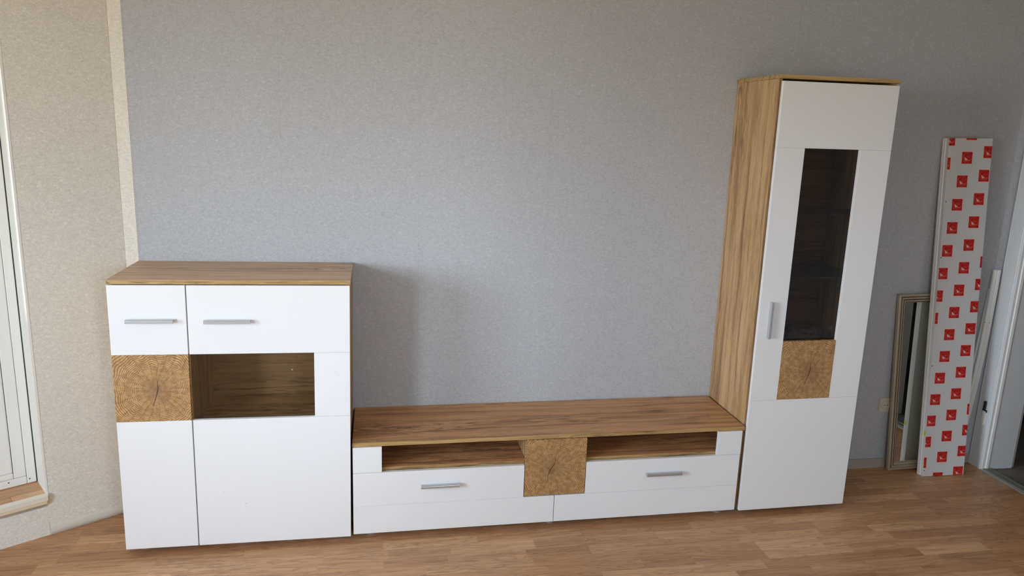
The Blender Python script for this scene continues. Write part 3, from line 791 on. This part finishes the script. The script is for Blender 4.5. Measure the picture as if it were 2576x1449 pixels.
# crumpled clear bags lying behind the glass
from mathutils import noise as mn
def crumple(name, loc, sx, sy, sz, seed, rot, mat, label, group=None):
    bm = bmesh.new(); nx, ny = 26, 18
    grid = [[None] * (ny + 1) for _ in range(nx + 1)]
    for i in range(nx + 1):
        for j in range(ny + 1):
            u, v = i / nx * 2 - 1, j / ny * 2 - 1
            edge = max(0, 1 - max(abs(u), abs(v)) ** 4)
            nn = 0.45 + 0.55 * mn.noise(Vector((u * 1.2 + seed, v * 1.4, seed))) + 0.22 * (1 - 2.2 * abs(mn.noise(Vector((u * 2.4 + v + seed, v * 2.0, seed))))) + 0.05 * mn.noise(Vector((u * 8, v * 8, seed)))
            wob = mn.noise(Vector((u * 2 + seed, v * 2, 7))) * 0.18
            grid[i][j] = bm.verts.new(((u + wob) * sx, (v + wob) * sy, 0.002 + edge * sz * (0.15 + 1.0 * nn)))
    for i in range(nx):
        for j in range(ny): bm.faces.new((grid[i][j], grid[i + 1][j], grid[i + 1][j + 1], grid[i][j + 1]))
    o = obj(name, bm, mat)
    o.location = loc; o.rotation_euler = (0, 0, rot)
    so = o.modifiers.new('film', 'SOLIDIFY'); so.thickness = 0.0006; so.offset = 1
    tag(o, label, 'bag', group)
    return o
crumple('plastic_bag', (2.80, -0.25, 0.804), 0.08, 0.085, 0.055, 1.3, 0.3, 'plastic_bag', 'crumpled clear plastic bag behind the cabinet glass, the left of two')
crumple('plastic_bag', (3.02, -0.19, 0.803), 0.085, 0.08, 0.065, 5.7, -0.4, 'plastic_bag', 'crumpled clear plastic bag behind the cabinet glass, the right and higher of two')

# ------------------------------------------------------------------ things against the back wall on the right
# socket
so_ = empty('wall_socket', (3.690, 0.0, 0.361))
tag(so_, 'ivory wall socket just left of the leaning mirror, half hidden by its frame', 'socket')
bm = bmesh.new()
rr = []
for qx, qz, q0 in ((1, 1, 0), (-1, 1, 90), (-1, -1, 180), (1, -1, 270)):
    for k_ in range(5):
        t_ = math.radians(q0 + 22.5 * k_); rr.append((qx * 0.027 + 0.013 * math.cos(t_), qz * 0.028 + 0.013 * math.sin(t_)))
prism(bm, rr, 'Y', -0.010, 0.0)
bmesh.ops.bevel(bm, geom=[e for e in bm.edges if all(v.co.y < -0.009 for v in e.verts)], offset=0.003, segments=2, affect='EDGES')
obj('cover_plate', bm, 'socket', so_)
bm = bmesh.new()
nseg = 24; rings = [(0.026, -0.0102), (0.025, -0.0135), (0.021, -0.0135), (0.020, -0.0112), (0.0, -0.0112)]
pv = None
for r_, y_ in rings:
    cur = [bm.verts.new((r_ * math.cos(2 * math.pi * i / nseg), y_, r_ * math.sin(2 * math.pi * i / nseg))) for i in range(nseg)] if r_ > 0 else None
    if pv and cur:
        for i in range(nseg): bm.faces.new((pv[i], pv[(i + 1) % nseg], cur[(i + 1) % nseg], cur[i]))
    if cur is None: bm.faces.new(pv)
    pv = cur
obj('socket_insert', bm, 'socket', so_)
bm = bmesh.new(); disc(bm, -0.0095, 0, -0.0122, 0.0024, 10); disc(bm, 0.0095, 0, -0.0122, 0.0024, 10); obj('contact_hole', bm, 'hole', so_)

def frame_matrix(BL, BR, TL):
    BL, BR, TL = Vector(BL), Vector(BR), Vector(TL)
    ux = (BR - BL).normalized(); uz = (TL - BL).normalized()
    uy = uz.cross(ux).normalized()          # points into the wall
    uz = ux.cross(uy).normalized()
    mt = Matrix.Identity(4)
    for i in range(3): mt[i][0] = ux[i]; mt[i][1] = uy[i]; mt[i][2] = uz[i]
    mt.translation = BL
    return mt

# leaning mirror
mw, mh, mf = 0.340, 0.974, 0.046
mir = empty('mirror')
mir.matrix_world = frame_matrix((3.7235, -0.061, 0.0015), (3.7235 + 0.339, -0.068, 0.013), (3.6560, -0.0300, 0.971))
tag(mir, 'long champagne framed mirror leaning on the wall behind the printed board', 'mirror')
prof = [(0.0, 0.020), (0.0, 0.002), (0.003, 0.0), (0.010, 0.0), (0.013, 0.003), (0.016, 0.0005), (0.024, 0.001), (0.027, 0.006), (0.030, 0.003), (0.038, 0.006), (0.041, 0.011), (0.043, 0.009), (0.046, 0.012), (0.046, 0.020)]
bm = bmesh.new()
ringsv = []
for cx_, cz_, sx_, sz_ in ((0, 0, 1, 1), (mw, 0, -1, 1), (mw, mh, -1, -1), (0, mh, 1, -1)):
    ringsv.append([bm.verts.new((cx_ + sx_ * p[0], p[1], cz_ + sz_ * p[0])) for p in prof])
for k_ in range(4):
    a_, c_ = ringsv[k_], ringsv[(k_ + 1) % 4]
    for i in range(len(prof)):
        f = bm.faces.new((a_[i], a_[(i + 1) % len(prof)], c_[(i + 1) % len(prof)], c_[i]))
        if i in (4, 7, 10): f.material_index = 1
obj('frame', bm, ['champagne', 'champagne_dark'], mir)
one('mirror_glass', 'mirror', mir, mf - 0.002, mw - mf + 0.002, 0.013, 0.017, mf - 0.002, mh - mf + 0.002)
one('backing', 'board_back', mir, 0.004, mw - 0.004, 0.0175, 0.020, 0.004, mh - 0.004)

for ch_ in mir.children:            # the old frame is slightly racked
    for v_ in ch_.data.vertices: v_.co.x -= 0.034 * v_.co.z
# board wrapped in printed film
BL = Vector((3.8700, -0.1421, 0.001)); BR = Vector((4.1070, -0.1560, 0.006)); TL = Vector((3.7868, -0.0450, 1.7734))
brd = empty('printed_board')
bmx = frame_matrix(BL, BR, TL)
brd.matrix_world = bmx
tag(brd, 'tall white board printed with rows of red square logos, leaning between mirror and doorway', 'board')
inv = bmx.inverted()
BW = (BR - BL).length; tl = inv @ TL; BH = tl.z; SHX = tl.x / tl.z * 1.0     # slight skew of the cut board
def bp(u, v, d=0.0): return Vector((u + SHX * v, d, v))
BTH = 0.040
bm = bmesh.new()
secs = [(0, 0), (0, 0.018), (-0.0045, 0.021), (-0.0045, 0.0285), (-0.003, 0.0295), (-0.006, 0.031), (-0.006, BTH), (BW, BTH), (BW, 0)]
lo = [bm.verts.new(bp(p[0], 0, p[1])) for p in secs]; hi = [bm.verts.new(bp(p[0], BH, p[1])) for p in secs]
for i in range(len(secs)):
    f = bm.faces.new((lo[i], lo[(i + 1) % len(secs)], hi[(i + 1) % len(secs)], hi[i]))
    f.material_index = 1 if i == 6 else (2 if i < 6 else 0)
for cap in (bm.faces.new(lo[::-1]), bm.faces.new(hi)): cap.material_index = 2
obj('panel', bm, ['board', 'board_back', 'white'], brd)

# logos, cut off where they run over the board's edges
def clip(poly, rect):
    x0, x1, z0, z1 = rect
    for ax, lim, sg in ((0, x0, 1), (0, x1, -1), (1, z0, 1), (1, z1, -1)):
        out = []
        for i in range(len(poly)):
            p, q = poly[i], poly[(i + 1) % len(poly)]
            ip, iq = (p[ax] - lim) * sg >= 0, (q[ax] - lim) * sg >= 0
            if ip: out.append(p)
            if ip != iq:
                t_ = (lim - p[ax]) / (q[ax] - p[ax]); out.append((p[0] + t_ * (q[0] - p[0]), p[1] + t_ * (q[1] - p[1])))
        poly = out
        if len(poly) < 3: return []
    return poly
def stroke(pts, w):
    o_ = []
    for (ax, az), (bx_, bz_) in zip(pts[:-1], pts[1:]):
        dx_, dz_ = bx_ - ax, bz_ - az; ln = math.hypot(dx_, dz_) or 1
        nx_, nz_ = -dz_ / ln * w / 2, dx_ / ln * w / 2
        o_.append([(ax + nx_, az + nz_), (ax - nx_, az - nz_), (bx_ - nx_, bz_ - nz_), (bx_ + nx_, bz_ + nz_)])
    return o_
def arc(cx, cz, r, a0, a1, n_=16, rz=None):
    return [(cx + r * math.cos(math.radians(a0 + (a1 - a0) * i / n_)), cz + (rz or r) * math.sin(math.radians(a0 + (a1 - a0) * i / n_))) for i in range(n_ + 1)]
LW, LH = 0.0555, 0.0575
shapes = []   # (polygon, material, layer)
shapes.append(([(-.56, -.56), (.56, -.56), (.56, .56), (-.56, .56)], 0, 0))
shapes.append(([(-.5, -.5), (.5, -.5), (.5, .5), (-.5, .5)], 1, 1))
for s_ in stroke(arc(0, 0, 0.445, 0, 360, 32), 0.028): shapes.append((s_, 2, 2))
shapes.append(([(-.26, .08), (-.19, -.24), (.10, -.17)], 0, 2))
for pts, w_ in (([(-.40, .26), (-.36, -.02), (-.26, -.32), (.10, -.31), (.36, -.22)], .028),
                ([(-.36, .22), (-.27, .02)], .022), ([(.12, .43), (-.04, .14)], .026),
                ([(-.04, .14), (.04, .10), (-.14, .07), (.02, .02), (-.02, -.03)], .022),
                ([(.04, .16), (.10, .04), (.02, -.02)], .022),
                ([(.20, .22), (.08, -.06)], .026), ([(.20, .22), (.32, .14)], .022), ([(.15, .09), (.27, .02)], .022), ([(.32, .14), (.20, -.04)], .02),
                (arc(.18, .02, .20, 200, 335, 8), .022), ([(.10, -.17), (.40, -.16)], .02)):
    for s_ in stroke(pts, w_): shapes.append((s_, 2, 2))
shapes.append(([(-.19, -.27), (.10, -.20), (.38, -.19), (.30, -.26), (-.10, -.30)], 2, 1.5))
def logo(cu, cv):
    rect = (-cu / LW, (BW - cu) / LW, (-cv) / LH, (BH - cv) / LH)
    bm = bmesh.new()
    for poly, mi, ly in shapes:
        poly = clip(poly, rect)
        if not poly: continue
        vs = [bm.verts.new(bp(cu + p[0] * LW, cv + p[1] * LH, -0.0002 - 0.00006 * ly)) for p in poly]
        try: bm.faces.new(vs).material_index = mi
        except ValueError: pass
    if not bm.faces: bm.free(); return
    me_o = obj('logo_print', bm, ['pink', 'red', 'red_light'], brd)
av = (-0.0168, -0.1166); bv = (0.1001, -0.0876)
def face_uv(u, v): return u, v
for i in range(-6, 22):
    for j in range(-3, 6):
        cu = 0.1050 + i * av[0] + j * bv[0]; cv = 1.6806 + i * av[1] + j * bv[1]
        # measured in (across, up) of a slightly skewed board
        if -0.5 * LW < cu < BW + 0.5 * LW and -0.5 * LH < cv < BH + 0.5 * LH: logo(cu, cv)
for q, (hu, hv) in enumerate(((0.0081, 1.4632), (0.0062, 1.1795), (0.0049, 0.6113), (0.0067, 0.0336), (0.0097, 1.7436), (0.1341, 1.6421))):
    bm = bmesh.new(); rr_ = 0.0030 if q < 5 else 0.0012
    vs = [bm.verts.new(bp(hu + rr_ * math.cos(k_ * math.pi / 6), hv + rr_ * math.sin(k_ * math.pi / 6), -0.0006)) for k_ in range(12)]
    bm.faces.new(vs); obj('drill_hole', bm, 'hole', brd)
bm = bmesh.new()
pts = [(-0.0010, 0.2300), (-0.0010, 0.2530)]
vs = [bm.verts.new(bp(-0.0008, z_, d_)) for z_, d_ in ((0.228, 0.002), (0.228, 0.016), (0.254, 0.016), (0.254, 0.002))]
bm.faces.new(vs); o = obj('sticker', bm, 'yellow', brd); o['label'] = 'small fluorescent yellow sticker'

# loose white mouldings leaning in the corner
def moulding(bl, tlp, w, th, label, mat, holes=False):
    root = empty('moulding_strip')
    bl, tlp = Vector(bl), Vector(tlp)
    uz = (tlp - bl).normalized(); uy = uz.cross(Vector((1, -0.1, 0))).normalized(); ux = uy.cross(uz).normalized()
    mt = Matrix.Identity(4)
    for i in range(3): mt[i][0] = ux[i]; mt[i][1] = uy[i]; mt[i][2] = uz[i]
    mt.translation = bl
    root.matrix_world = mt
    h = (tlp - bl).length
    pr = [(0, th), (0, 0.002), (0.10 * w, 0), (0.20 * w, 0.003), (0.30 * w, 0.0), (0.52 * w, 0.001), (0.58 * w, 0.004), (0.66 * w, 0.0), (0.84 * w, 0.002), (0.9 * w, 0.005), (w, 0.004), (w, th)]
    bm = bmesh.new(); prev = None; seg = 14
    for k_ in range(seg + 1):
        t_ = k_ / seg; sag = 0.020 * math.sin(math.pi * t_)
        cur = [bm.verts.new((p[0] + sag, p[1], h * t_)) for p in pr]
        if prev:
            for i in range(len(pr)): bm.faces.new((prev[i], prev[(i + 1) % len(pr)], cur[(i + 1) % len(pr)], cur[i]))
        else: bm.faces.new(cur[::-1])
        prev = cur
    bm.faces.new(prev)
    obj('profile', bm, mat, root)
    if holes:
        for hxo in (0.12, 0.75):
            bm = bmesh.new(); disc(bm, hxo * w + 0.009, h * 0.745, -0.0008, 0.0022, 10); obj('screw_hole', bm, 'hole', root)
    tag(root, label, 'moulding')
    return root
moulding((4.098, -0.066, 0.001), (4.2015, -0.026, 1.106), 0.041, 0.012, 'loose white grooved moulding strip leaning in the corner by the doorway, the wide front one', 'old_paint_light', True)
moulding((4.066, -0.044, 0.001), (4.205, -0.0125, 1.00), 0.026, 0.010, 'narrow shaded moulding strip tucked behind the wide grooved one in the corner', 'old_paint')

# something dark blue standing in the hall
bm = bmesh.new()
pv = None
for k_, (r_, z_) in enumerate(((0.10, 0.0), (0.15, 0.01), (0.17, 0.10), (0.15, 0.24), (0.10, 0.36), (0.05, 0.40))):
    cur = [bm.verts.new((r_ * math.cos(i * math.pi / 8) * (1 + 0.12 * math.sin(3.1 * i + k_)), r_ * 0.7 * math.sin(i * math.pi / 8) * (1 + 0.1 * math.cos(2.3 * i)), z_)) for i in range(16)]
    if pv:
        for i in range(16): bm.faces.new((pv[i], pv[(i + 1) % 16], cur[(i + 1) % 16], cur[i]))
    else: bm.faces.new(cur[::-1])
    pv = cur
bm.faces.new(pv)
bg = obj('cloth_bag', bm, 'fabric_blue', smooth=True); bg.location = (5.22, 0.52, -0.004)
tag(bg, 'dark blue cloth bag on the hall floor beyond the doorway', 'bag')
